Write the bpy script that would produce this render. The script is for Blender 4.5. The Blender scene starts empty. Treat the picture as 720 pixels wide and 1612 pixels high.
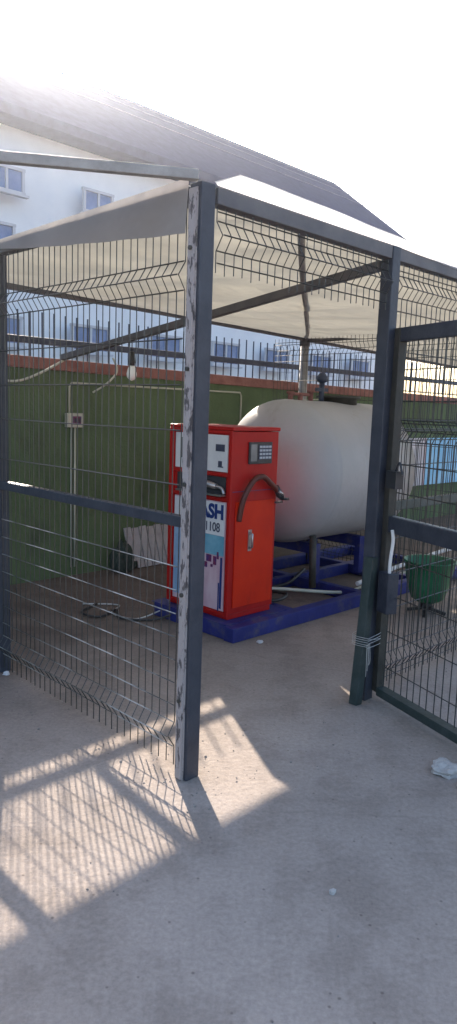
import bpy, bmesh, math, random
from mathutils import Vector, Matrix
random.seed(7)
C = bpy.context.scene.collection
HAZE = .0014
R = math.radians
# ---------------------------------------------------------------- cage frame
# the whole yard is laid out square to the cage: a = along the cage front, b = back into the cage, z = up
TH = R(45.0)
OX, OY = -0.14, 2.8347
def W(a, b, z=0.0):
    return Vector((OX + a*math.cos(TH) - b*math.sin(TH), OY + a*math.sin(TH) + b*math.cos(TH), z))

# ---------------------------------------------------------------- materials
def mat(name, col, col2=None, scale=6.0, rough=.6, metal=0.0, bump=0.0, bscale=None, detail=6, stretch=(1,1,1), lo=.35, hi=.65, spec=.5):
    m = bpy.data.materials.new(name); m.use_nodes = True
    nt = m.node_tree; N = nt.nodes; L = nt.links
    bs = N['Principled BSDF']
    bs.inputs['Roughness'].default_value = rough
    bs.inputs['Metallic'].default_value = metal
    bs.inputs['Specular IOR Level'].default_value = spec
    bs.inputs['Base Color'].default_value = (*col, 1)
    tc = N.new('ShaderNodeTexCoord'); mp = N.new('ShaderNodeMapping'); mp.inputs['Scale'].default_value = stretch
    L.new(tc.outputs['Object'], mp.inputs['Vector'])
    if col2:
        n = N.new('ShaderNodeTexNoise'); n.inputs['Scale'].default_value = scale; n.inputs['Detail'].default_value = detail
        n.inputs['Roughness'].default_value = .6
        L.new(mp.outputs[0], n.inputs['Vector'])
        r = N.new('ShaderNodeValToRGB'); r.color_ramp.elements[0].position = lo; r.color_ramp.elements[1].position = hi
        r.color_ramp.elements[0].color = (*col, 1); r.color_ramp.elements[1].color = (*col2, 1)
        L.new(n.outputs['Fac'], r.inputs['Fac']); L.new(r.outputs['Color'], bs.inputs['Base Color'])
    if bump:
        n2 = N.new('ShaderNodeTexNoise'); n2.inputs['Scale'].default_value = bscale or scale*4; n2.inputs['Detail'].default_value = 8
        L.new(mp.outputs[0], n2.inputs['Vector'])
        b = N.new('ShaderNodeBump'); b.inputs['Strength'].default_value = bump; b.inputs['Distance'].default_value = .02
        L.new(n2.outputs['Fac'], b.inputs['Height']); L.new(b.outputs['Normal'], bs.inputs['Normal'])
    return m

def ground_mat():
    m = bpy.data.materials.new('dusty_concrete'); m.use_nodes = True
    nt = m.node_tree; N = nt.nodes; L = nt.links; bs = N['Principled BSDF']
    bs.inputs['Roughness'].default_value = .92; bs.inputs['Specular IOR Level'].default_value = .2
    tc = N.new('ShaderNodeTexCoord')
    def noise(s, d=8, r=.6):
        n = N.new('ShaderNodeTexNoise'); n.inputs['Scale'].default_value = s; n.inputs['Detail'].default_value = d; n.inputs['Roughness'].default_value = r
        L.new(tc.outputs['Object'], n.inputs['Vector']); return n
    def ramp(src, p0, c0, p1, c1):
        r = N.new('ShaderNodeValToRGB'); r.color_ramp.elements[0].position = p0; r.color_ramp.elements[1].position = p1
        r.color_ramp.elements[0].color = (*c0, 1); r.color_ramp.elements[1].color = (*c1, 1); L.new(src, r.inputs['Fac']); return r
    def mix(a, b, fac, mode='MIX'):
        x = N.new('ShaderNodeMix'); x.data_type = 'RGBA'; x.blend_type = mode
        if isinstance(fac, float): x.inputs[0].default_value = fac
        else: L.new(fac, x.inputs[0])
        L.new(a, x.inputs[6]); L.new(b, x.inputs[7]); return x.outputs[2]
    big = ramp(noise(.9).outputs['Fac'], .35, (.34,.287,.25), .65, (.44,.375,.33))
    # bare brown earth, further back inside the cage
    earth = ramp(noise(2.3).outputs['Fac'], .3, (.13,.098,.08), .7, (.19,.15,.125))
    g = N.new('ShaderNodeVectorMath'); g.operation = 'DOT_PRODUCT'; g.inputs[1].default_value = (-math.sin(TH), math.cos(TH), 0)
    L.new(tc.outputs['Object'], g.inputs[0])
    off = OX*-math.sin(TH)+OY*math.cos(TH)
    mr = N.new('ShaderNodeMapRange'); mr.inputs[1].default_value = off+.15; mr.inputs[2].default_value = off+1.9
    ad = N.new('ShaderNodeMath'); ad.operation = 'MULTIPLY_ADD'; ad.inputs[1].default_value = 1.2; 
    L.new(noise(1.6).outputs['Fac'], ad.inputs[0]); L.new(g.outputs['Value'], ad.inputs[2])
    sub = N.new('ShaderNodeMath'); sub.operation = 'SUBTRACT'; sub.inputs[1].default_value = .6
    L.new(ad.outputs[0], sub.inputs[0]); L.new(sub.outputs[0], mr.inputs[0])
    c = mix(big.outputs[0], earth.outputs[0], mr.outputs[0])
    fine = ramp(noise(55, 6, .75).outputs['Fac'], .3, (.72,.72,.72), .7, (1.12,1.12,1.12))
    c = mix(c, fine.outputs[0], .9, 'MULTIPLY')
    st = ramp(noise(3.5, 5, .7).outputs['Fac'], .40, (.74,.73,.72), .52, (1,1,1))
    c = mix(c, st.outputs[0], .55, 'MULTIPLY')
    # small dark grit and pale specks
    v = N.new('ShaderNodeTexVoronoi'); v.inputs['Scale'].default_value = 16; L.new(tc.outputs['Object'], v.inputs['Vector'])
    sp = ramp(v.outputs['Distance'], .05, (.45,.43,.42), .10, (1,1,1))
    c = mix(c, sp.outputs[0], .7, 'MULTIPLY')
    # hairline cracks
    v2 = N.new('ShaderNodeTexVoronoi'); v2.feature = 'DISTANCE_TO_EDGE'; v2.inputs['Scale'].default_value = .75
    wv = N.new('ShaderNodeMix'); wv.data_type = 'VECTOR'; wv.inputs[0].default_value = .12
    L.new(tc.outputs['Object'], wv.inputs[4]); L.new(noise(4).outputs['Color'], wv.inputs[5]); L.new(wv.outputs[1], v2.inputs['Vector'])
    cr = ramp(v2.outputs['Distance'], .0, (.55,.54,.53), .008, (1,1,1))
    c = mix(c, cr.outputs[0], .22, 'MULTIPLY')
    L.new(c, bs.inputs['Base Color'])
    b = N.new('ShaderNodeBump'); b.inputs['Strength'].default_value = .55; b.inputs['Distance'].default_value = .012
    L.new(noise(38, 10, .7).outputs['Fac'], b.inputs['Height']); L.new(b.outputs['Normal'], bs.inputs['Normal'])
    return m

def layered(name, c1, c2, sc, c3, sc3, lo, hi, amt, rough, stretch=(1,1,1), bump=.12):
    m = mat(name, c1, c2, sc, rough=rough, bump=bump, bscale=24)
    nt = m.node_tree; N = nt.nodes; L = nt.links; bs = N['Principled BSDF']
    src = bs.inputs['Base Color'].links[0].from_socket
    tc = N.new('ShaderNodeTexCoord'); mp = N.new('ShaderNodeMapping'); mp.inputs['Scale'].default_value = stretch; L.new(tc.outputs['Object'], mp.inputs[0])
    n = N.new('ShaderNodeTexNoise'); n.inputs['Scale'].default_value = sc3; n.inputs['Detail'].default_value = 9; n.inputs['Roughness'].default_value = .7; L.new(mp.outputs[0], n.inputs['Vector'])
    mr = N.new('ShaderNodeMapRange'); mr.inputs[1].default_value = lo; mr.inputs[2].default_value = hi; mr.inputs[4].default_value = amt; L.new(n.outputs['Fac'], mr.inputs[0])
    x = N.new('ShaderNodeMix'); x.data_type = 'RGBA'; L.new(mr.outputs[0], x.inputs[0]); L.new(src, x.inputs[6]); x.inputs[7].default_value = (*c3, 1)
    L.new(x.outputs[2], bs.inputs['Base Color']); return m

def dull(m, v):
    m.node_tree.nodes['Principled BSDF'].inputs['Specular IOR Level'].default_value = v; return m

def cloth_mat(name, col, tr):
    m = bpy.data.materials.new(name); m.use_nodes = True
    nt = m.node_tree; N = nt.nodes; L = nt.links
    N.remove(N['Principled BSDF']); out = N['Material Output']
    tc = N.new('ShaderNodeTexCoord')
    n = N.new('ShaderNodeTexNoise'); n.inputs['Scale'].default_value = 1.7; n.inputs['Detail'].default_value = 6; L.new(tc.outputs['Object'], n.inputs['Vector'])
    r = N.new('ShaderNodeValToRGB'); r.color_ramp.elements[0].position = .3; r.color_ramp.elements[1].position = .7
    r.color_ramp.elements[0].color = (*[k*.78 for k in col], 1); r.color_ramp.elements[1].color = (*col, 1)
    L.new(n.outputs['Fac'], r.inputs['Fac'])
    d = N.new('ShaderNodeBsdfDiffuse'); t = N.new('ShaderNodeBsdfTranslucent'); mx = N.new('ShaderNodeMixShader'); mx.inputs[0].default_value = tr
    L.new(r.outputs[0], d.inputs[0]); L.new(r.outputs[0], t.inputs[0]); L.new(d.outputs[0], mx.inputs[1]); L.new(t.outputs[0], mx.inputs[2])
    n2 = N.new('ShaderNodeTexNoise'); n2.inputs['Scale'].default_value = 3; n2.inputs['Detail'].default_value = 3; L.new(tc.outputs['Object'], n2.inputs['Vector'])
    b = N.new('ShaderNodeBump'); b.inputs['Strength'].default_value = .5; b.inputs['Distance'].default_value = .1; L.new(n2.outputs['Fac'], b.inputs['Height'])
    L.new(b.outputs[0], d.inputs['Normal']); L.new(b.outputs[0], t.inputs['Normal'])
    L.new(mx.outputs[0], out.inputs[0]); return m

M = {}
M['ground'] = ground_mat()
M['steel'] = mat('dark_painted_steel', (.030,.035,.050), (.048,.054,.070), 9, rough=.5, bump=.15, spec=.4)
M['steel_green'] = mat('dark_green_painted_steel', (.022,.038,.036), (.045,.062,.062), 8, rough=.5, bump=.15, spec=.4)
M['steel_brown'] = mat('weathered_dark_steel', (.030,.030,.026), (.06,.055,.045), 7, rough=.6, bump=.2)
M['beam'] = mat('grey_painted_beam', (.075,.075,.085), (.12,.115,.12), 6, rough=.6, bump=.15)
M['beam_light'] = mat('pale_galvanised_beam', (.20,.195,.19), (.32,.31,.30), 9, rough=.55, bump=.2)
M['wire'] = mat('green_coated_wire', (.012,.014,.014), (.028,.032,.03), 20, rough=.35, spec=.6)
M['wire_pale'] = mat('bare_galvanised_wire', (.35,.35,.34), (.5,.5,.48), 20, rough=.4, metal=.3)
M['wire_glint'] = mat('glint_painted_wire', (.06,.065,.06), (.34,.34,.32), 4, rough=.3, metal=.5, lo=.44, hi=.6)  # sun glints put into the colour of the left panel's low wires
M['peel'] = mat('peeling_white_paint', (.09,.08,.082), (.37,.335,.33), 30, rough=.75, bump=.5, stretch=(1.6,1.6,.5), lo=.42, hi=.48, detail=10)
M['wall'] = layered('green_painted_plaster', (.078,.122,.056), (.100,.146,.070), 1.6, (.05,.062,.040), 2.6, .50, .72, .8, .9, stretch=(1,1,.55), bump=.3)
M['coping'] = mat('red_brick_coping', (.20,.080,.070), (.30,.14,.12), 7, rough=.85, bump=.4, bscale=30)
M['rail_navy'] = mat('navy_painted_rail', (.022,.035,.07), (.045,.06,.10), 6, rough=.5)
M['conduit'] = mat('cream_plastic_conduit', (.42,.42,.34), (.52,.52,.44), 6, rough=.5)
M['white'] = mat('white_enamel', (.62,.62,.62), (.74,.74,.73), 4, rough=.45)
M['black'] = mat('black_rubber', (.012,.012,.013), (.025,.025,.027), 10, rough=.5)
M['dark'] = mat('dark_plastic', (.025,.027,.032), (.04,.042,.05), 10, rough=.35)
M['tank'] = layered('grey_white_tank_paint', (.36,.355,.365), (.43,.42,.43), 1.3, (.24,.20,.165), 5.5, .58, .80, .65, .5, stretch=(1,1,.16))
M['blue'] = layered('blue_painted_steel', (.009,.013,.115), (.018,.026,.175), 4, (.10,.09,.10), 7, .52, .72, .8, .55)
M['red'] = layered('red_cabinet_paint', (.34,.007,.007), (.43,.010,.008), 3, (.17,.010,.01), 9, .58, .78, .55, .42, stretch=(1,1,.35), bump=.05)
M['orange'] = layered('orange_red_door', (.50,.016,.004), (.62,.026,.004), 2.5, (.20,.014,.01), 8, .58, .8, .5, .42, stretch=(1,1,.35), bump=.05)  # door panel tone, more orange than the cabinet red
dull(M['red'], .28); dull(M['orange'], .25)
M['hose'] = mat('brown_rubber_hose', (.075,.014,.010), (.12,.025,.016), 8, rough=.5)
M['chrome'] = mat('dull_nozzle_metal', (.35,.33,.33), (.5,.48,.48), 8, rough=.3, metal=.8)
M['navy_ink'] = mat('navy_ink', (.008,.03,.16), rough=.5)
M['grey_ink'] = mat('grey_ink', (.05,.055,.09), rough=.5)
M['paper'] = mat('white_sticker', (.60,.60,.62), (.70,.70,.70), 6, rough=.45)
M['paper_teal'] = mat('teal_print', (.10,.30,.42), (.20,.42,.52), 9, rough=.45)
M['paper_blue'] = mat('pale_blue_print', (.16,.30,.50), (.34,.46,.60), 11, rough=.45, stretch=(1,1,.6))
M['paper_pink'] = mat('pink_print', (.50,.30,.36), (.62,.46,.50), 9, rough=.45, stretch=(1,1,.4))
M['crimson'] = mat('crimson_print', (.20,.02,.06), (.05,.03,.15), 30, rough=.45)
M['screen'] = mat('grey_lcd', (.16,.17,.18), (.22,.23,.24), 12, rough=.2)
M['key'] = mat('pale_keys', (.42,.46,.52), rough=.4)
M['tub'] = mat('green_plastic', (.008,.10,.045), (.015,.15,.07), 5, rough=.45)
M['sack'] = mat('dark_green_sack', (.018,.03,.024), (.04,.055,.045), 9, rough=.9, bump=.6)
M['slat'] = mat('whitewashed_board', (.34,.31,.32), (.46,.43,.43), 12, rough=.8, bump=.3)
M['building'] = mat('white_render', (.70,.72,.76), (.80,.81,.83), .6, rough=.9, bump=.1)
M['roof'] = mat('slate_blue_roof', (.016,.026,.066), (.026,.038,.092), 3, rough=.95, spec=.05)
M['roof_lap'] = mat('pale_lap_flashing', (.08,.09,.15), (.12,.13,.19), 3, rough=.9, spec=.1)
M['glass'] = mat('blue_window_glass', (.10,.15,.30), (.18,.24,.42), 2, rough=.12)
M['frame'] = mat('pale_window_frame', (.50,.50,.53), rough=.6)
M['skyblue'] = mat('pale_blue_board', (.20,.48,.74), (.34,.60,.80), 3, rough=.6)
M['board'] = mat('lilac_white_board', (.50,.48,.54), (.60,.58,.63), 3, rough=.6)
M['steel_lock'] = mat('dark_lock_paint', (.016,.020,.035), (.035,.04,.055), 14, rough=.55, bump=.2)
M['bulb'] = mat('white_bulb_glass', (.85,.85,.83), rough=.5)
M['stone'] = mat('pale_concrete_lump', (.40,.38,.36), (.55,.53,.50), 14, rough=.9, bump=.7)
M['grit'] = mat('grey_brown_grit', (.17,.15,.135), (.36,.33,.30), 9, rough=.95)
M['litter'] = mat('white_plastic_scrap', (.5,.5,.52), rough=.5)
M['cloth'] = cloth_mat('cream_shade_cloth', (.45,.43,.36), .32)
M['hem'] = cloth_mat('white_cloth_hem', (.86,.86,.88), .72)
M['flap'] = cloth_mat('grey_canvas_flap', (.40,.37,.35), .42)

# ---------------------------------------------------------------- mesh helpers
def box(bm, c, s, rot=None):
    r = bmesh.ops.create_cube(bm, size=1.0)
    vs = r['verts']
    for v in vs: v.co = Vector((v.co.x*s[0], v.co.y*s[1], v.co.z*s[2]))
    if rot is not None:
        for v in vs: v.co = rot @ v.co
    for v in vs: v.co += Vector(c)
    return vs
def bar(bm, p, q, w, h=None, up=(0,0,1)):
    """rectangular bar from p to q"""
    p = Vector(p); q = Vector(q); h = h or w
    d = q-p; L = d.length; d.normalize()
    u = Vector(up)
    if abs(d.dot(u)) > .98: u = Vector((0,1,0)) if abs(d.y) < .9 else Vector((1,0,0))
    s = d.cross(u).normalized(); t = s.cross(d).normalized()
    m = Matrix((s, d, t)).transposed()
    return box(bm, (p+q)/2, (w, L, h), m)
def tube(bm, pts, r, n=8, caps=True):
    pts = [Vector(p) for p in pts]; rings = []
    prev = None
    for i, p in enumerate(pts):
        d = (pts[min(i+1, len(pts)-1)] - pts[max(i-1, 0)]).normalized()
        ref = prev if prev is not None else (Vector((0,0,1)) if abs(d.z) < .9 else Vector((1,0,0)))
        s = d.cross(ref); 
        if s.length < 1e-5: s = d.cross(Vector((.3,.9,.1)))
        s.normalize(); t = s.cross(d).normalized(); prev = t
        rr = r[i] if isinstance(r, (list, tuple)) else r
        rings.append([bm.verts.new(p + (s*math.cos(2*math.pi*k/n) + t*math.sin(2*math.pi*k/n))*rr) for k in range(n)])
    for i in range(len(rings)-1):
        for k in range(n):
            f = bm.faces.new((rings[i][k], rings[i][(k+1)%n], rings[i+1][(k+1)%n], rings[i+1][k])); f.smooth = n > 5
    if caps:
        bm.faces.new(rings[0][::-1]); bm.faces.new(rings[-1])
def lathe(bm, prof, axis='z', c=(0,0,0), n=48):
    rings = []
    for (r, h) in prof:
        ring = []
        for k in range(n):
            a = 2*math.pi*k/n; x, y = r*math.cos(a), r*math.sin(a)
            co = Vector((x, y, h)) if axis == 'z' else Vector((h, x, y))
            ring.append(bm.verts.new(co + Vector(c)))
        rings.append(ring)
    for i in range(len(rings)-1):
        for k in range(n):
            f = bm.faces.new((rings[i][k], rings[i][(k+1)%n], rings[i+1][(k+1)%n], rings[i+1][k])); f.smooth = True
    bm.faces.new(rings[0][::-1]); bm.faces.new(rings[-1])
def smooth_curve(pts, n=8):
    P = [Vector(p) for p in pts]; out = []
    for i in range(len(P)-1):
        p0 = P[max(i-1,0)]; p1 = P[i]; p2 = P[i+1]; p3 = P[min(i+2, len(P)-1)]
        for k in range(n):
            t = k/n
            out.append(.5*((2*p1) + (p2-p0)*t + (2*p0-5*p1+4*p2-p3)*t*t + (3*p1-p0-3*p2+p3)*t**3))
    out.append(P[-1]); return out

def thing(name, label, cat, base=(0,0,0), group=None):
    o = bpy.data.objects.new(name, None); C.objects.link(o)
    o.location = W(*base); o.rotation_euler = (0,0,TH); o.empty_display_size = .1
    o['label'] = label; o['category'] = cat; o['base'] = list(base)
    if group: o['group'] = group
    return o
def obj(name, bm, m, parent=None, base=(0,0,0), bevel=0, label=None):
    """bm is given in cage coordinates (a, b, z)"""
    if parent is not None:
        q = parent
        b = Vector(q['base']) if 'base' in q else Vector((0,0,0))
    else: b = Vector(base)
    for v in bm.verts: v.co -= b
    bmesh.ops.recalc_face_normals(bm, faces=bm.faces[:])
    me = bpy.data.meshes.new(name); bm.to_mesh(me); bm.free()
    me.materials.append(M[m])
    o = bpy.data.objects.new(name, me); C.objects.link(o)
    if parent is not None:
        o.parent = parent
        o['base'] = list(b)
    else:
        o.location = W(*b); o.rotation_euler = (0,0,TH)
    if bevel:
        md = o.modifiers.new('bevel', 'BEVEL'); md.width = bevel; md.segments = 2; md.limit_method = 'ANGLE'
    if label: o['label'] = label
    return o
def tag(o, label, cat, group=None):
    o['label'] = label; o['category'] = cat
    if group: o['group'] = group
def NB(): return bmesh.new()
def mk(fn, *a, **k):
    bm = NB(); fn(bm, *a, **k); return bm

# ---------------------------------------------------------------- ground
bm = NB(); bmesh.ops.create_grid(bm, x_segments=8, y_segments=8, size=300)
me = bpy.data.meshes.new('ground'); bm.to_mesh(me); bm.free(); me.materials.append(M['ground'])
g = bpy.data.objects.new('ground', me); C.objects.link(g); g['kind'] = 'structure'

# ---------------------------------------------------------------- wire mesh panels
def mesh_panel(bm, p, q, z0, z1, vees, spacing=.05, out=(0,-1), r=.0029, hz=None, jag=0.0, depth=.035, pale=False):
    """vertical wires with V bends at the heights in vees; p, q are (a, b)"""
    p = Vector((p[0], p[1], 0)); q = Vector((q[0], q[1], 0)); L = (q-p).length; n = max(2, round(L/spacing))
    o = Vector((out[0], out[1], 0)); h = .055
    def off(z):
        d = 0
        for v in vees: d = max(d, (1-abs(z-v)/h)*depth)
        return d
    zs = [z0]
    for v in sorted(vees):
        for k in (-h, 0, h):
            if z0 < v+k < z1: zs.append(v+k)
    zs.append(z1)
    for i in range(n+1):
        c = p + (q-p)*(i/n); j0 = random.uniform(-jag, 0); wob = random.uniform(-.003,.003)
        tube(bm, [c + o*(off(z)+wob) + Vector((0,0,z + (j0 if z == z0 else 0))) for z in zs], r, 4)
    hs = hz
    if hs is None:
        hs = []; z = z0+.03
        while z < z1: hs.append(z); z += .2
    for v in vees: hs = hs + [v-h, v, v+h]
    for z in hs:
        nf = len(bm.faces)
        if z0 <= z <= z1: 
            a = p + o*(off(z)+.005) + Vector((0,0,z)); b = q + o*(off(z)+.005) + Vector((0,0,z))
            tube(bm, [a, (a+b)/2 + Vector((0,0,random.uniform(-.004,.004))), b], r, 4)
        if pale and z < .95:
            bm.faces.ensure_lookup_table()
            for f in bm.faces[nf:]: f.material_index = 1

# ---------------------------------------------------------------- the cage
H = 2.39
A2, B0 = 1.30, 1.62          # door post and left post
BACK = 3.40
A3 = 2.66
cage = thing('mesh_cage', 'dark steel post and wire mesh cage with open doorway around the red dispenser and tank', 'cage', (0,0,0))
def post(a, b, s, m='steel', h=H, lab=None):
    o = obj('post', mk(bar, (a,b,0), (a,b,h), s, s, up=(0,1,0)), m, cage, bevel=.004, label=lab)
    return o
p1 = obj('post', mk(box, (.006,.003,H/2), (.072,.066,H)), 'steel', cage, bevel=.004, label='dark corner post with peeling white flange')
# white peeling flange on the outer left face of the corner post, with bolts
bm = NB(); box(bm, (-.034, .010, H/2-.01), (.008, .050, H-.02)); box(bm, (-.042, .006, H/2-.02), (.008, .034, H-.05))
fl = obj('flange', bm, 'peel', p1, bevel=.002, label='white flange with peeling paint')
for z in (.35,.8,1.25,1.7,2.15): obj('bolt', mk(tube, [(-.045,.005,z), (-.055,.005,z)], .009, 6), 'steel_brown', p1)
p0 = post(0, B0, .068, 'steel')
obj('edge_strip', mk(box, (-.038,B0+.02,H/2), (.006,.03,H-.05)), 'peel', p0)
p2 = post(A2, 0, .070, 'steel')
post(A3, 0, .070); post(A3+1.36, 0, .070); post(0, BACK-.16, .068)
# rear support pole of the roof
pole = obj('support_pole', mk(tube, [(4.62,BACK-.13,0), (4.62,BACK-.13,2.42)], .05, 14), 'beam_light', cage)
bm = NB(); tube(bm, [(4.62,BACK-.13,2.30), (4.62,BACK-.13,2.40)], .062, 14); obj('clamp', bm, 'beam', pole)
# beams
def beam(p, q, w, h, m='beam', lab=None): return obj('beam', mk(bar, p, q, w, h), m, cage, bevel=.003, label=lab)
beam((.055,0,H-.035), (A2-.036,0,H-.035), .06, .062)
beam((A2+.036,0,H-.035), (A3-.036,0,H-.035), .06, .062)
beam((A3+.036,0,H-.035), (A3+1.32,0,H-.035), .06, .062)
beam((0,.055,H-.035), (0,B0-.035,H-.035), .06, .062)
beam((0,B0+.035,H-.035), (0,BACK-.2,H-.035), .06, .062)
beam((-.5,BACK-.14,2.47), (2.2,BACK-.14,2.44), .05, .05); beam((2.2,BACK-.14,2.44), (8.2,BACK-.14,2.30), .05, .05)
obj('tie_beam', mk(bar, (A2-.02,.04,H-.09), (A2+.06,BACK-.22,1.93), .045, .045), 'beam', cage)
obj('tie_beam', mk(bar, (4.62,BACK-.2,2.36), (A3+1.36,.05,H-.05), .045, .045), 'beam', cage)
obj('roof_rib', mk(tube, smooth_curve([(.62,.03,H-.03), (1.28,.56,2.315), (2.30,1.36,2.27), (3.45,2.28,2.28), (4.60,BACK-.15,2.40)]), .018, 8), 'beam_light', cage)
# pale beam running off to the left from the corner post
obj('beam', mk(bar, (-.04,-.02,H+.015), (-2.2,1.50,H+.02), .036, .036), 'beam_light', cage, bevel=.003, label='pale beam running left from the corner post')
# mid rails
obj('mid_rail', mk(bar, (0,.055,1.09), (0,B0-.035,1.09), .045, .045), 'steel', cage, bevel=.003)
obj('mid_rail', mk(bar, (0,B0+.035,1.09), (0,BACK-.2,1.09), .05, .05), 'steel', cage, bevel=.003)
obj('mid_rail', mk(bar, (A2+.036,0,1.06), (A3-.036,0,1.06), .045, .05), 'steel_green', cage, bevel=.003)
obj('mid_rail', mk(bar, (A3+.036,0,1.06), (A3+1.32,0,1.06), .045, .05), 'steel_green', cage, bevel=.003)
# mesh
bm = NB(); mesh_panel(bm, (-.012,.075), (-.012,B0-.04), .03, H-.07, [.17, 2.06], out=(-1,0), hz=[.30,.40,.50,.60,.70,.80,.90,1.24,1.46,1.64,1.82], pale=True); mp_ = obj('mesh_panel', bm, 'wire', cage); mp_.data.materials.append(M['wire_glint'])
bm = NB(); mesh_panel(bm, (-.012,B0+.05), (-.012,BACK-.2), .03, H-.07, [.17, 2.06], out=(-1,0)); obj('mesh_panel', bm, 'wire', cage)
bm = NB(); mesh_panel(bm, (.07,-.012), (A2-.045,-.012), 2.08, H-.07, [2.21], out=(0,-1), hz=[2.11,2.30], jag=.02); obj('mesh_panel', bm, 'wire', cage, label='short mesh panel above the doorway')
bm = NB(); mesh_panel(bm, (A2+.05,-.012), (A3-.04,-.012), .05, H-.07, [.17, 1.47, 2.20], out=(0,-1)); obj('mesh_panel', bm, 'wire', cage)
bm = NB(); mesh_panel(bm, (A3+.04,-.012), (A3+1.32,-.012), .05, H-.07, [.17, 1.47, 2.20], out=(0,-1)); obj('mesh_panel', bm, 'wire', cage)
bm = NB(); mesh_panel(bm, (A3+1.372,.05), (A3+1.372,BACK-.2), .05, H-.07, [.17, 1.47, 2.20], out=(1,0)); obj('mesh_panel', bm, 'wire', cage)

# ---------------------------------------------------------------- shade cloth roof
def sheet(bm, f, na, nb):
    vs = [[bm.verts.new(f(i/na, j/nb)) for j in range(nb+1)] for i in range(na+1)]
    for i in range(na):
        for j in range(nb):
            q = bm.faces.new((vs[i][j], vs[i+1][j], vs[i+1][j+1], vs[i][j+1])); q.smooth = True
def roof(s, t):
    a = s*8.2; b = -.02 + t*(BACK-.10)
    zb = 2.50 - .024*a
    zf = H - .008
    seg = (a % 2.7)/2.7
    # between posts the free edge sags a little, and the middle of the sheet hangs
    z = zf*(1-t) + zb*t - .11*math.sin(math.pi*t)*(.6+.4*math.sin(math.pi*min(1, a/4.6)))
    if a > A2: z -= .07*math.sin(math.pi*min(1,(a-A2)/2.7))*(1-t)
    z += .012*math.sin(a*5.1+t*3)*math.sin(math.pi*t) + .010*math.sin(a*13+t*8)*math.sin(math.pi*t)
    return (a, b, z)
roofc = thing('shade_cloth', 'cream shade cloth roof stretched over the top of the mesh cage', 'shade cloth', (0,0,H))
bm = NB(); sheet(bm, roof, 90, 40); obj('cloth', bm, 'cloth', roofc)
def hem(s, t):
    a = .045 + s*5.0
    h = (.016*math.exp(-((a-.55)/.45)**2) + .066 - .010*min(1,a/1.3) + .002*math.sin(a*7)) * min(1, a/.18) * (1 if a < 3 else .9)
    sag = .022*math.sin(math.pi*min(1,(a-A2)/2.7)) if a > A2 else 0
    return (a, -.036 + .022*t + .004*math.sin(a*11+2)*t, H - .004 + h*math.sin(t*math.pi*.55) - sag)
bm = NB(); sheet(bm, hem, 110, 8); obj('hem', bm, 'hem', roofc, label='bright white folded hem')
def flap(s, t):
    b = .035 + s*(B0-.06)
    d = .17*(1-s)**.8 + .035
    return (-.037 - .010*t - .006*math.sin(b*19)*t, b, H + .02*(1-s) - d*t)
bm = NB(); sheet(bm, flap, 40, 6); obj('side_flap', bm, 'flap', roofc, label='grey flap hanging over the left beam')

# ---------------------------------------------------------------- the gate
GA = R(-65.4) - TH       # leaf direction, swung outward
gh = Vector((A2+.045, -.045, 0)); gd = Vector((math.cos(GA), math.sin(GA), 0)); gn = Vector((-gd.y, gd.x, 0))
gate = thing('gate', 'open steel gate leaf with wire mesh swung outward from the door post', 'gate', tuple(gh))
def G(t, z, o=0): return gh + gd*t + gn*o + Vector((0,0,z))
GW = 1.22
def gbar(name, t0, z0, t1, z1, w, h, m, lab=None):
    return obj(name, mk(bar, G(t0,z0), G(t1,z1), w, h, up=(0,0,1) if z0 == z1 else tuple(gn)), m, gate, bevel=.003, label=lab)
gbar('stile', .02, .05, .02, 1.99, .045, .05, 'steel_brown'); gbar('stile', GW, .05, GW, 1.99, .045, .05, 'steel_green')
gbar('rail', .045, 1.955, GW-.025, 1.955, .045, .07, 'steel'); mr = gbar('rail', .045, .98, GW-.025, .98, .045, .085, 'steel'); gbar('rail', .045, .06, GW-.025, .075, .045, .06, 'steel_green')
obj('pale_edge', mk(bar, G(.06,1.0255), G(GW-.03,1.0255), .016, .005), 'wire_pale', mr)  # pale strip along the top of the gate's mid rail
bm = NB(); mesh_panel(bm, G(.06,0,.0)[:2], G(GW-.04,0,.0)[:2], .10, 1.92, [1.47], spacing=.05, out=tuple(gn[:2]), hz=[.2,.4,.6,.8,1.15,1.3,1.62,1.78]); obj('mesh_panel', bm, 'wire', gate)
# lock box and hinges
bm = NB(); c = G(.075,.62,-.02); box(bm, c, (.09,.07,.22), Matrix.Rotation(GA,3,'Z')); obj('lock_box', bm, 'steel_lock', gate, bevel=.006)
bm = NB(); c = G(.085,1.22,-.03); box(bm, c, (.08,.05,.09), Matrix.Rotation(GA,3,'Z')); tube(bm, smooth_curve([c+Vector((0,0,.04)), c+gd*.03+Vector((0,0,.09)), c+gd*.06+Vector((0,0,.03))]), .006, 6); obj('latch', bm, 'dark', gate, bevel=.006)
for z in (.35, 1.6):
    bm = NB(); tube(bm, [gh+Vector((-.012,.012,z-.05)), gh+Vector((-.012,.012,z+.05))], .013, 8); obj('hinge', bm, 'steel_brown', gate)
tubep = obj('white_pipe', mk(tube, smooth_curve([G(.10,.66,-.03), G(.098,.78,-.034), G(.106,.9,-.03), G(.10,.96,-.035)]), .009, 8), 'white', gate)
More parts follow.
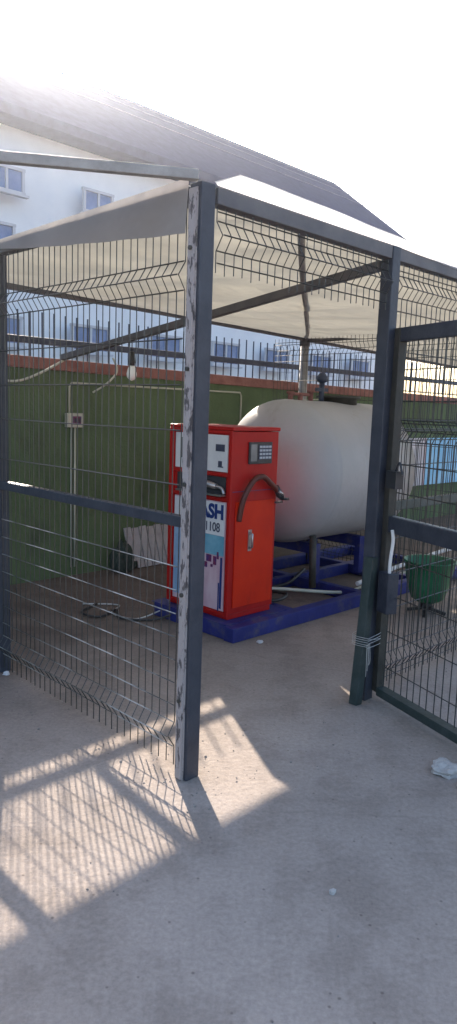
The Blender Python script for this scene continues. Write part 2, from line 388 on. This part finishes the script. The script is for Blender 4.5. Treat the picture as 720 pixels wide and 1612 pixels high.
# lower door stop beside the door post, tied on with wire
stop = thing('door_stop', 'slanting dark steel stub tied with thin wire at the foot of the door post', 'door stop', (A2-.075,-.035,0))
obj('stub', mk(bar, (A2-.105,-.02,0), (A2-.035,-.02,.80), .055, .05, up=(0,1,0)), 'steel_green', stop, bevel=.003)
bm = NB()
for k in range(5):
    z = .33+.012*k; s = .05+random.uniform(-.004,.012)
    tube(bm, smooth_curve([(A2-.062-s*.75,-.03-s*.8,z+random.uniform(-.01,.01)), (A2+.02,-.075,z+random.uniform(-.01,.02)), (A2+.05,.0,z), (A2-.0,.045,z), (A2-.11,.02,z), (A2-.062-s*.75,-.03-s*.8,z)], 5), .0016, 4)
for k in range(3):
    tube(bm, smooth_curve([(A2-.09+k*.012,-.062,.34), (A2-.095+k*.016,-.068,.25), (A2-.085+k*.01,-.062,.16+.03*k)], 5), .0022, 4)
obj('tie_wire', bm, 'wire_pale', stop)

# ---------------------------------------------------------------- rear wall and palisade on it
wall = thing('boundary_wall', 'dark green plastered wall with a brick red coping behind the cage', 'wall', (0,BACK,0))
obj('wall_face', mk(bar, (-8,BACK+.11,.945), (18,BACK+.11,.945-.31), .22, 2.0), 'wall', wall)
obj('coping', mk(bar, (-8,BACK+.105,1.995), (18,BACK+.105,1.995-.31), .25, .098), 'coping', wall, bevel=.006)
fence = thing('palisade_fence', 'thin picket fence with navy rails standing on the red coping of the green wall', 'fence', (0,BACK,1.90))
bm = NB(); x = -6.0
while x < 14:
    box(bm, (x,BACK+.10,2.10), (.011,.009,.43+random.uniform(-.01,.01))); x += .115
obj('pickets', bm, 'rail_navy', fence)
obj('rail', mk(box, (4.0,BACK+.07,2.075), (20.2,.03,.058)), 'rail_navy', fence, bevel=.004)

# conduit and switch box on the wall
cd = thing('conduit', 'cream conduit running up the green wall to the switch box and along under the coping', 'conduit', (1.62,BACK,0))
y0 = BACK-.012
XC = 1.60
obj('pipe', mk(tube, [(XC-.018,y0,.08),(XC-.018,y0,1.36)], .009, 8), 'conduit', cd)
obj('pipe', mk(tube, [(XC+.018,y0,.08),(XC+.018,y0,1.36)], .009, 8), 'conduit', cd)
obj('pipe', mk(tube, [(XC-.04,y0,1.46),(XC-.04,y0,1.70),(XC-.02,y0,1.735),(XC+2.1,y0,1.735),(XC+2.12,y0,1.70),(XC+2.12,y0,1.2)], .009, 8), 'conduit', cd)
sb = thing('switch_box', 'small cream electrical box with dark window on the green wall', 'switch box', (XC,BACK,1.36))
obj('housing', mk(box, (XC,BACK-.03,1.41), (.17,.05,.125)), 'conduit', sb, bevel=.006)
obj('window', mk(box, (XC+.012,BACK-.057,1.41), (.085,.006,.07)), 'crimson', sb)
bm = NB()
for k in range(3): box(bm, (XC-.012+.024*k,BACK-.063,1.41), (.012,.008,.04))
obj('switch', bm, 'dark', sb)
# pale duct near the left post
tag(obj('duct', mk(box, (.82,BACK-.03,1.62), (.055,.05,.22)), 'conduit', base=(.82,BACK,1.5), bevel=.005), 'short pale plastic duct on the wall beside the left post', 'duct')
tag(obj('cable', mk(tube, smooth_curve([(.80,BACK-.03,1.745),(1.0,BACK-.1,1.72),(1.2,BACK-.16,1.80),(1.42,BACK-.2,1.93)]), .010, 8), 'conduit', base=(.8,BACK,1.74)), 'pale cable looping from the wall duct up to the tie beam', 'cable')
tag(obj('cable', mk(tube, smooth_curve([(1.78,BACK-.05,1.66),(1.85,BACK-.16,1.74),(1.93,BACK-.2,1.85),(1.93,BACK-.14,1.97)]), .009, 8), 'conduit', base=(1.8,BACK,1.7)), 'short pale cable end dangling in front of the coping', 'cable')

# hanging bulb
lx, lb, lz = A2+.04, 2.20, 1.90
lamp = thing('bulb_lamp', 'bare white bulb in a black holder hanging from the tie beam', 'lamp', (lx,lb,lz))
obj('cord', mk(tube, [(lx,lb,2.065),(lx,lb,1.93)], .004, 6), 'black', lamp)
obj('holder', mk(lathe, [(.006,1.95),(.02,1.94),(.026,1.87),(.022,1.845)], 'z', (lx,lb,0), 16), 'black', lamp)
obj('bulb', mk(lathe, [(.018,1.845),(.030,1.82),(.038,1.785),(.034,1.76),(.019,1.742),(.002,1.736)], 'z', (lx,lb,0), 20), 'bulb', lamp)

# ---------------------------------------------------------------- skid
SK0, SK1, SB0, SB1 = 1.38, 4.6, 1.10, 2.50
skid = thing('skid_frame', 'blue painted steel skid frame on the ground under tank and dispenser', 'skid frame', (SK0,SB0,0))
def sbar(x0,y0,x1,y1,w=.09,z=.05,h=.1): return obj('rail', mk(bar,(x0,y0,z),(x1,y1,z),w,h), 'blue', skid, bevel=.004)
sbar(SK0,SB0+.045,SK1,SB0+.045); sbar(2.03,SB1-.045,SK1,SB1-.045)
sbar(SK0+.083,1.92,SK1-.08,1.92,.07)
sbar(SK0+.045,SB0+.091,SK0+.045,1.955,.07,.051,.098)
for x in (2.07, 2.95, 3.8, SK1-.04): sbar(x,SB0+.091,x,SB1-.091,.07,.053,.092)
bm = NB(); box(bm, (1.70,1.58,.1035), (.62,.80,.005)); obj('deck_plate', bm, 'blue', skid)
# ---------------------------------------------------------------- tank
TR, TB, TZ, TA0, TA1 = .605, 1.86, 1.045, 2.34, 3.86
tank = thing('gas_tank', 'large greyish white horizontal gas tank with domed ends behind the red dispenser', 'gas tank', (3.5,TB,.1))
prof = []
for k in range(0, 15):
    t = k/14*math.pi/2; prof.append((max(.004, TR*math.sin(t)), TA0+.34*(1-math.cos(t))))
prof += [(TR, TA0+.34+.02), (TR+.003, TA0+.37), (TR+.003, TA0+.385), (TR,TA0+.395), (TR,TA1-.34)]
for k in range(1, 15):
    t = math.pi/2*(1-k/14); prof.append((max(.004, TR*math.sin(t)), TA1-.34*(math.cos(t))))
obj('shell', mk(lathe, prof, 'x', (0,TB,TZ), 72), 'tank', tank)
for xa in (2.85, 3.5):
    bm = NB(); box(bm, (xa,TB,.40), (.07,.60,.09)); box(bm, (xa,TB-.27,.235), (.07,.06,.26)); box(bm, (xa,TB+.27,.235), (.07,.06,.26))
    sd = obj('saddle', bm, 'blue', tank, bevel=.004)
for (xa, yb, m) in ((2.72,1.50,'steel_brown'),(3.60,1.47,'conduit'),(2.72,2.25,'steel_brown'),(3.60,2.25,'steel_brown')):
    obj('leg', mk(tube, [(xa,yb,.10),(xa,yb+.02,.10+.44)], .030, 12), m, tank)
mh = obj('manhole', mk(lathe, [(.17,TZ+TR-.03),(.17,TZ+TR+.03),(.20,TZ+TR+.03),(.20,TZ+TR+.055),(.02,TZ+TR+.06)], 'z', (3.42,TB,0), 28), 'steel_brown', tank)
bm = NB()
for (x, h) in ((2.75,.07),(2.88,.06),(3.02,.09)):
    tube(bm, [(x,TB,TZ+TR-.02),(x,TB,TZ+TR+h)], .022, 10); tube(bm, [(x,TB,TZ+TR+h-.02),(x,TB,TZ+TR+h)], .034, 10)
tube(bm, [(2.75,TB,TZ+TR+.05),(3.02,TB,TZ+TR+.05)], .014, 8)
obj('valve', bm, 'coping', tank, label='rusty fittings on top')
bm = NB(); tube(bm, [(3.17,TB,TZ+TR-.01),(3.17,TB,TZ+TR+.16)], .024, 10); lathe(bm, [(.02,TZ+TR+.16),(.045,TZ+TR+.17),(.05,TZ+TR+.21),(.02,TZ+TR+.25)], 'z', (3.17,TB,0), 14); box(bm, (3.17,TB,TZ+TR+.10), (.15,.03,.03))
obj('relief_valve', bm, 'rail_navy', tank)

# ---------------------------------------------------------------- dispenser
DA0, DA1, DB0, DB1, DZ0, DZ1 = 1.46, 1.93, 1.24, 1.885, .107, 1.436
dis = thing('fuel_dispenser', 'tall red gas dispenser with poster covered front and hose on its side', 'dispenser', (DA0,DB0,DZ0))
cx, cy = (DA0+DA1)/2, (DB0+DB1)/2
bm = NB(); box(bm, (cx,cy,(DZ0+DZ1-.03)/2+.02), (DA1-DA0-.012, DB1-DB0-.012, DZ1-DZ0-.07)); box(bm, (cx,cy,DZ0+.02), (DA1-DA0-.03, DB1-DB0-.03, .04))
cab = obj('cabinet', bm, 'red', dis, bevel=.006)
obj('lid', mk(box, (cx,cy,DZ1-.013), (DA1-DA0+.004, DB1-DB0+.004, .026)), 'red', dis, bevel=.005)
# corner trims on the poster side
bm = NB()
for b in (DB0+.016, DB1-.03): box(bm, (DA0-.002,b,.77), (.016,.03 if b < 1.5 else .052,1.28))
for z in (1.397, 1.112, .945, .145): box(bm, (DA0-.001,cy,z), (.013,DB1-DB0-.06,.022))
obj('front_frame', bm, 'red', dis, bevel=.003)
xf = DA0+.006
def panel(name, b0, b1, z0, z1, m, parent, th=.004, x=None, lab=None):
    x = xf if x is None else x
    return obj(name, mk(box, (x-th/2,(b0+b1)/2,(z0+z1)/2), (th,abs(b1-b0),z1-z0)), m, parent, label=lab)
up = panel('upper_panel', 1.285, 1.82, 1.13, 1.378, 'paper', dis, .008)
panel('meter_window', 1.315, 1.40, 1.268, 1.315, 'grey_ink', up, .004, xf-.008)
panel('meter_window', 1.52, 1.76, 1.20, 1.345, 'screen', up, .004, xf-.008)
bm = NB()
for (b, z, w, h) in ((1.355,1.185,.035,.035),(1.35,1.163,.05,.008)): box(bm, (xf-.010,b,z), (.003,w,h))
obj('emblem', bm, 'grey_ink', up)
lo = panel('poster', 1.285, 1.82, .165, .925, 'paper_pink', dis, .006)
panel('poster_heading', 1.295, 1.815, .690, .918, 'paper', lo, .003, xf-.006)
panel('poster_band', 1.295, 1.50, .55, .688, 'paper_teal', lo, .003, xf-.006)
panel('poster_side', 1.60, 1.815, .20, .688, 'paper_blue', lo, .003, xf-.006)
bm = NB()
for (b, z, w, h) in ((1.44,.52,.05,.05),(1.38,.51,.03,.06),(1.47,.47,.03,.04),(1.41,.47,.02,.02),(1.35,.55,.018,.05)): box(bm, (xf-.008,b,z), (.003,w,h))
obj('poster_figure', bm, 'crimson', lo)
bm = NB(); box(bm, (xf-.008,1.315,.36), (.003,.018,.36)); box(bm, (xf-.008,1.335,.26), (.003,.010,.20)); obj('poster_stripe', bm, 'navy_ink', lo)
def lettering(txt, size, b_right, z, m, parent, sx=1.0, bold=0.0):
    cu = bpy.data.curves.new('lettering', 'FONT'); cu.body = txt; cu.size = size; cu.extrude = .001; cu.offset = bold; cu.align_x = 'RIGHT'
    t = bpy.data.objects.new('tmp', cu); C.objects.link(t)
    dg = bpy.context.evaluated_depsgraph_get(); dg.update()
    me = bpy.data.meshes.new_from_object(t.evaluated_get(dg)); bpy.data.objects.remove(t)
    bm = NB(); bm.from_mesh(me); bpy.data.meshes.remove(me)
    for v in bm.verts:
        x, y, zz = v.co; v.co = Vector((xf-.0105-zz, b_right - x*sx, z + y))
    return obj('lettering', bm, m, parent)
lettering('CASH', .135, 1.302, .808, 'navy_ink', lo, .95, .006)
lettering('1108', .090, 1.335, .715, 'grey_ink', lo, .85, .001)
# nozzle recess
rc = panel('nozzle_recess', 1.30, 1.80, .965, 1.095, 'dark', dis, .004)
bm = NB(); tube(bm, [(xf-.02,1.62,1.03),(xf-.03,1.45,1.04),(xf-.03,1.36,1.03)], [.022,.025,.018], 10); tube(bm, smooth_curve([(xf-.03,1.36,1.03),(xf-.03,1.31,1.02),(xf-.03,1.29,.985)]), .011, 8)
obj('nozzle', bm, 'chrome', rc)
obj('shelf', mk(box, (xf-.03,1.53,.972), (.05,.46,.010)), 'chrome', rc)
# side face (towards the door)
yf = DB0+.006
def side(name, a0, a1, z0, z1, m, parent, th=.006, y=None, bevel=.0):
    y = yf if y is None else y
    return obj(name, mk(box, ((a0+a1)/2,y-th/2,(z0+z1)/2), (a1-a0,th,z1-z0)), m, parent, bevel=bevel)
dp = side('display', DA0+.155, DA0+.385, 1.185, 1.335, 'dark', dis, .014, bevel=.003)
side('screen', DA0+.165, DA0+.225, 1.205, 1.32, 'screen', dp, .003, yf-.0145)
kp = side('keypad', DA0+.245, DA0+.372, 1.215, 1.315, 'grey_ink', dp, .003, yf-.0145)
bm = NB()
for i in range(4):
    for j in range(4): box(bm, (DA0+.262+.031*i, yf-.019, 1.228+.025*j), (.024,.004,.014))
obj('key', bm, 'key', kp)
dr = side('door', DA0+.045, DA1-.035, .19, .93, 'orange', dis, .010, bevel=.003)
hd = NB(); tube(hd, [(DA0+.19,yf-.011,.60),(DA0+.19,yf-.035,.61),(DA0+.19,yf-.035,.70),(DA0+.19,yf-.011,.71)], .009, 8); box(hd, (DA0+.19,yf-.012,.655), (.035,.004,.15)); obj('handle', hd, 'chrome', dr)
obj('seam', mk(box, (cx,yf-.002,1.00), (DA1-DA0-.03,.004,.006)), 'crimson', dis)
obj('side_hose', mk(tube, smooth_curve([(DA0+.07,yf-.015,.80),(DA0+.09,yf-.035,.95),(DA0+.16,yf-.05,1.07),(DA0+.25,yf-.055,1.10),(DA0+.34,yf-.05,1.05),(DA0+.43,yf-.04,.99)]), .020, 12), 'hose', dis)
bm = NB(); tube(bm, [(DA0+.41,yf-.04,1.02),(DA0+.45,yf-.04,.965),(DA0+.49,yf-.04,.93)], [.022,.028,.016], 10); tube(bm, [(DA0+.49,yf-.04,.93),(DA0+.55,yf-.04,.925)], .011, 8); box(bm, (DA0+.44,yf-.045,.91), (.07,.02,.012))
obj('side_nozzle', bm, 'dark', dis)
bm = NB(); tube(bm, [(DA0+.42,yf-.06,.99),(DA0+.46,yf-.065,.965)], .011, 8); obj('side_nozzle_trigger', bm, 'chrome', dis)

# ---------------------------------------------------------------- small things
def hose(name, pts, r, m, label, cat='hose'):
    o = obj(name, mk(tube, smooth_curve(pts), r, 8), m, base=(pts[0][0],pts[0][1],0)); tag(o, label, cat); return o
hose('hose', [(1.95,1.5,.13),(2.1,1.35,.125),(2.32,1.45,.12),(2.36,1.7,.1),(2.7,1.75,.09),(3.1,1.9,.13)], .014, 'black', 'black hose snaking from the dispenser foot under the tank')
hose('hose', [(1.95,1.6,.13),(2.3,1.62,.13),(2.9,1.35,.06),(3.4,1.42,.03),(4.1,1.3,.12)], .014, 'conduit', 'pale hose lying along the skid frame under the tank')
hose('pipe', [(3.05,1.28,.125),(3.6,1.25,.2),(4.3,1.18,.28),(5.0,1.1,.33)], .02, 'white', 'loose white pipe leaning across the blue skid frame right of the tank leg', 'pipe')
hose('hose', [(1.40,1.75,.05),(1.28,1.82,.015),(1.12,2.0,.015),(1.22,2.2,.015),(1.02,2.12,.015),(.98,2.3,.015),(1.2,2.42,.015)], .009, 'black', 'thin dark hose coiled on the earth left of the dispenser')
hose('cable', [(1.40,1.88,.05),(1.2,1.92,.012),(1.15,2.15,.012),(1.32,2.3,.012),(1.12,2.5,.012)], .006, 'wire_pale', 'thin pale cable lying on the earth behind the left mesh', 'cable')
# whitewashed slatted panel
wp = thing('slatted_panel', 'low whitewashed board panel leaning against the foot of the green wall', 'slatted panel', (2.2,3.1,0))
for k in range(6):
    obj('slat', mk(bar, (2.19+.092*k,3.25,.01+(.0 if k > 0 else .07)), (2.175+.092*k,3.35,.395-.01*(k%2)), .080, .014, up=(0,-1,.3)), 'slat', wp)
obj('crosspiece', mk(box, (2.42,3.335,.20), (.56,.02,.04)), 'slat', wp)
bm = NB()
r = bmesh.ops.create_icosphere(bm, subdivisions=4, radius=1)
for v in bm.verts:
    n = v.co.normalized(); k = 1+.10*math.sin(n.x*7+n.z*4)+.07*math.sin(n.y*11+n.z*9)
    v.co = Vector((n.x*.10*k*(1.15-.65*n.z), n.y*.08*k*(1.1-.6*n.z), max(.0,(n.z*.15+.14)*k)))+Vector((2.03,3.22,0))
for f in bm.faces: f.smooth = True
tag(obj('sack', bm, 'sack', base=(2.03,3.22,0)), 'slumped dark green sack beside the whitewashed board panel', 'sack')
# green tub
tb = thing('tub', 'round green plastic tub on a small dark stand behind the gate mesh', 'tub', (3.12,.66,0))
obj('bowl', mk(lathe, [(.09,.10),(.13,.13),(.17,.26),(.195,.42),(.21,.425),(.205,.435),(.185,.43),(.16,.27),(.10,.14)], 'z', (3.12,.66,0), 36), 'tub', tb)
bm = NB(); lathe(bm, [(.05,.04),(.05,.10)], 'z', (3.12,.66,0), 16)
for k in range(4):
    an = k*math.pi/2+.4; bar(bm, (3.12,.66,.05), (3.12+.15*math.cos(an),.66+.15*math.sin(an),.013), .03, .025)
obj('stand', bm, 'black', tb)
# boards on the far wall
bd = thing('notice_board', 'lilac white and sky blue board on the far wall behind the gate mesh', 'board', (7.6,BACK-.05,.5))
obj('board', mk(box, (7.0,BACK-.03,.88), (1.2,.03,.70)), 'board', bd, bevel=.004)
obj('blue_panel', mk(box, (8.85,BACK-.03,.88), (2.38,.03,.70)), 'skyblue', bd, bevel=.004)
obj('pink_border', mk(box, (7.63,BACK-.03,.88), (.05,.032,.70)), 'paper_pink', bd)
# ground scraps
def lump(name, a, b, s, m, label, cat, seed, flat=.5):
    bm = NB(); bmesh.ops.create_icosphere(bm, subdivisions=3, radius=1); rr = random.Random(seed); ph = [rr.uniform(0,6) for _ in range(6)]
    for v in bm.verts:
        n = v.co.normalized(); k = 1+.2*math.sin(n.x*3+ph[0])+.16*math.sin(n.y*5+ph[1])+.13*math.sin(n.z*7+ph[2])+.07*math.sin(n.x*12+ph[3])
        v.co = Vector((a+n.x*s*k, b+n.y*s*.7*k, max(0, n.z*s*flat*k+s*flat*.55)))
    tag(obj(name, bm, m, base=(a,b,0)), label, cat)
lump('concrete_lump', .88, -.72, .075, 'stone', 'flat pale concrete lump on the ground in front of the gate, larger of two', 'rubble', 1, .35)
lump('concrete_lump', .85, -.84, .05, 'stone', 'small pale concrete lump lying just nearer than the larger one', 'rubble', 2, .35)
lump('plastic_scrap', 1.54, 1.0, .026, 'litter', 'white plastic scrap on the ground in front of the blue skid', 'litter', 3, .4)
lump('plastic_scrap', -.02, 1.54, .022, 'litter', 'white plastic scrap at the foot of the left post', 'litter', 4, .5)
lump('stone', -.13, -.87, .012, 'stone', 'tiny pale stone on the shaded ground beyond the sunlit patch', 'stone', 5, .7)

# loose grit, nobody could count it
bm = NB(); rr = random.Random(11)
for k in range(420):
    u_ = rr.random()
    if u_ < .45: a, b = -.02+rr.gauss(0,.16), rr.uniform(-.2,1.9)
    elif u_ < .7: a, b = rr.uniform(-.2,4), rr.gauss(-.05,.22)
    elif u_ < .85: a, b = rr.uniform(1.2,4.6), 1.02+rr.gauss(0,.06)
    else: a, b = rr.uniform(-1.5,3), rr.uniform(-2,2.8)
    r_ = rr.uniform(.0018,.0045)*(1.6 if rr.random() < .07 else 1)
    q = bmesh.ops.create_icosphere(bm, subdivisions=1, radius=r_)['verts']
    for v in q: v.co = Vector((v.co.x*rr.uniform(.8,1.4)+a, v.co.y*rr.uniform(.8,1.3)+b, v.co.z*.7+r_*.4))
gr = obj('grit', bm, 'grit'); gr['kind'] = 'stuff'; gr['label'] = 'loose grit and dirt crumbs on the concrete along the mesh'; gr['category'] = 'grit'

# ---------------------------------------------------------------- white building beyond the wall
E = Vector((8.2, 34.6)); d2 = Vector((math.cos(TH), math.sin(TH))); n2 = Vector((-d2.y, d2.x))
# convert the far corner into cage coordinates
rel = E - Vector((OX, OY)); EA, EB = rel.dot(d2), rel.dot(n2)
bd2 = thing('house', 'long white rendered building with a slate blue hipped roof beyond the green wall', 'building', (EA-20, EB, 0))
LB, DP, HE, HR = 46, 9.0, 9.4, 12.9
obj('wall', mk(box, (EA-LB/2-.4, EB+DP/2+.4, HE/2), (LB-.8, DP-.8, HE-.05)), 'building', bd2)
bm = NB()
e = [(EA, EB, HE), (EA-LB, EB, HE), (EA-LB, EB+DP, HE), (EA, EB+DP, HE)]
rg = [(EA-.45, EB+DP/2, HR), (EA-LB+.45, EB+DP/2, HR)]
v = [bm.verts.new(p) for p in e] + [bm.verts.new(p) for p in rg] + [bm.verts.new((p[0],p[1],p[2]-.28)) for p in e]
for f in ((0,1,5,4),(2,3,4,5),(3,0,4),(1,2,5),(0,1,7,6),(1,2,8,7),(2,3,9,8),(3,0,6,9),(6,7,8,9)): bm.faces.new([v[i] for i in f])
rf = obj('roof', bm, 'roof', bd2)
# lap lines of the roof sheets, parallel to the ridge
for k in (.62, .80, .92):
    y_ = EB+DP/2*k; z_ = HE+(HR-HE)*k
    bm = NB(); bar(bm, (EA-.45*k-.02,y_,z_+.012), (EA-LB+1,y_,z_+.012), .06, .03, up=(0,-.6,.8)); obj('roof_lap', bm, 'roof_lap', rf)
def window(t, z, w=1.3, h=1.0):
    a = EA - t; b = EB+.8-.0
    fr = NB()
    for (dx, dz, sx, sz) in ((0,h/2,w+.12,.08),(0,-h/2,w+.12,.08),(-w/2,0,.08,h),(w/2,0,.08,h),(0,0,.07,h)):
        box(fr, (a+dx,EB+.38,z+dz), (sx,.10,sz))
    f = obj('window', fr, 'frame', bd2)
    obj('pane', mk(box, (a,EB+.395,z), (w,.02,h)), 'glass', f)
    obj('sill', mk(box, (a,EB+.33,z-h/2-.07), (w+.25,.18,.06)), 'frame', f)
for t in (3.2, 6.0, 8.8, 11.65, 14.5, 17.5, 20.5, 23.4): window(t, 3.55, 1.3, .75)
for t in (3.2, 6.0, 8.8, 11.65, 14.5, 17.5, 20.5, 23.4): window(t-.25, 7.6, 1.0, .62)
window(20.6, 6.0, 1.1, .8)

# ---------------------------------------------------------------- haze volume added to imitate lens glare
bm = NB(); box(bm, (EA-15, 25, 7.0), (110, 90, 16.0))
hm = bpy.data.materials.new('glare_haze'); hm.use_nodes = True; nt = hm.node_tree; nt.nodes.remove(nt.nodes['Principled BSDF'])
pv = nt.nodes.new('ShaderNodeVolumePrincipled'); pv.inputs['Color'].default_value = (.80,.86,1,1); pv.inputs['Density'].default_value = HAZE; pv.inputs['Anisotropy'].default_value = .88
nt.links.new(pv.outputs[0], nt.nodes['Material Output'].inputs['Volume'])
M['haze'] = hm
hz_ = obj('haze', bm, 'haze'); hz_['kind'] = 'stuff'

# ---------------------------------------------------------------- light, sky, camera
sun_az = R(-16.0); el = R(30.3)
sv = Vector((math.sin(sun_az)*math.cos(el), math.cos(sun_az)*math.cos(el), math.sin(el)))
sl = bpy.data.lights.new('sun', 'SUN'); sl.energy = 4.1; sl.angle = R(.55); sl.color = (1,.88,.74)
so = bpy.data.objects.new('sun', sl); C.objects.link(so); so.rotation_euler = sv.to_track_quat('Z','Y').to_euler(); so.location = sv*50
w = bpy.data.worlds.new('World'); bpy.context.scene.world = w; w.use_nodes = True
N = w.node_tree.nodes; L = w.node_tree.links
sk = N.new('ShaderNodeTexSky'); sk.sky_type = 'NISHITA'; sk.sun_disc = False; sk.sun_elevation = el; sk.sun_rotation = sun_az
sk.air_density = 1.0; sk.dust_density = 3.2; sk.ozone_density = 1.0
L.new(sk.outputs[0], N['Background'].inputs['Color']); N['Background'].inputs['Strength'].default_value = .145

f, p, r = 1121.2, .1429, .0341
Fv = Vector((0, math.cos(p), -math.sin(p))); U = Vector((0, math.sin(p), math.cos(p))); X = Vector((1,0,0))
R2 = X*math.cos(r) + U*math.sin(r); U2 = -X*math.sin(r) + U*math.cos(r)
cd_ = bpy.data.cameras.new('camera'); cam = bpy.data.objects.new('camera', cd_); C.objects.link(cam)
m3 = Matrix((R2, U2, -Fv)).transposed(); cam.matrix_world = Matrix.Translation((0,0,1.55)) @ m3.to_4x4()
cd_.sensor_fit = 'VERTICAL'; cd_.sensor_height = 24; cd_.lens = 24*f/1612; cd_.clip_end = 2000; cd_.clip_start = .05
S = bpy.context.scene; S.camera = cam
S.view_settings.view_transform = 'Standard'; S.view_settings.look = 'None'; S.view_settings.gamma = 1; S.view_settings.exposure = 1.6
for o in bpy.data.objects:
    if 'base' in o: del o['base']
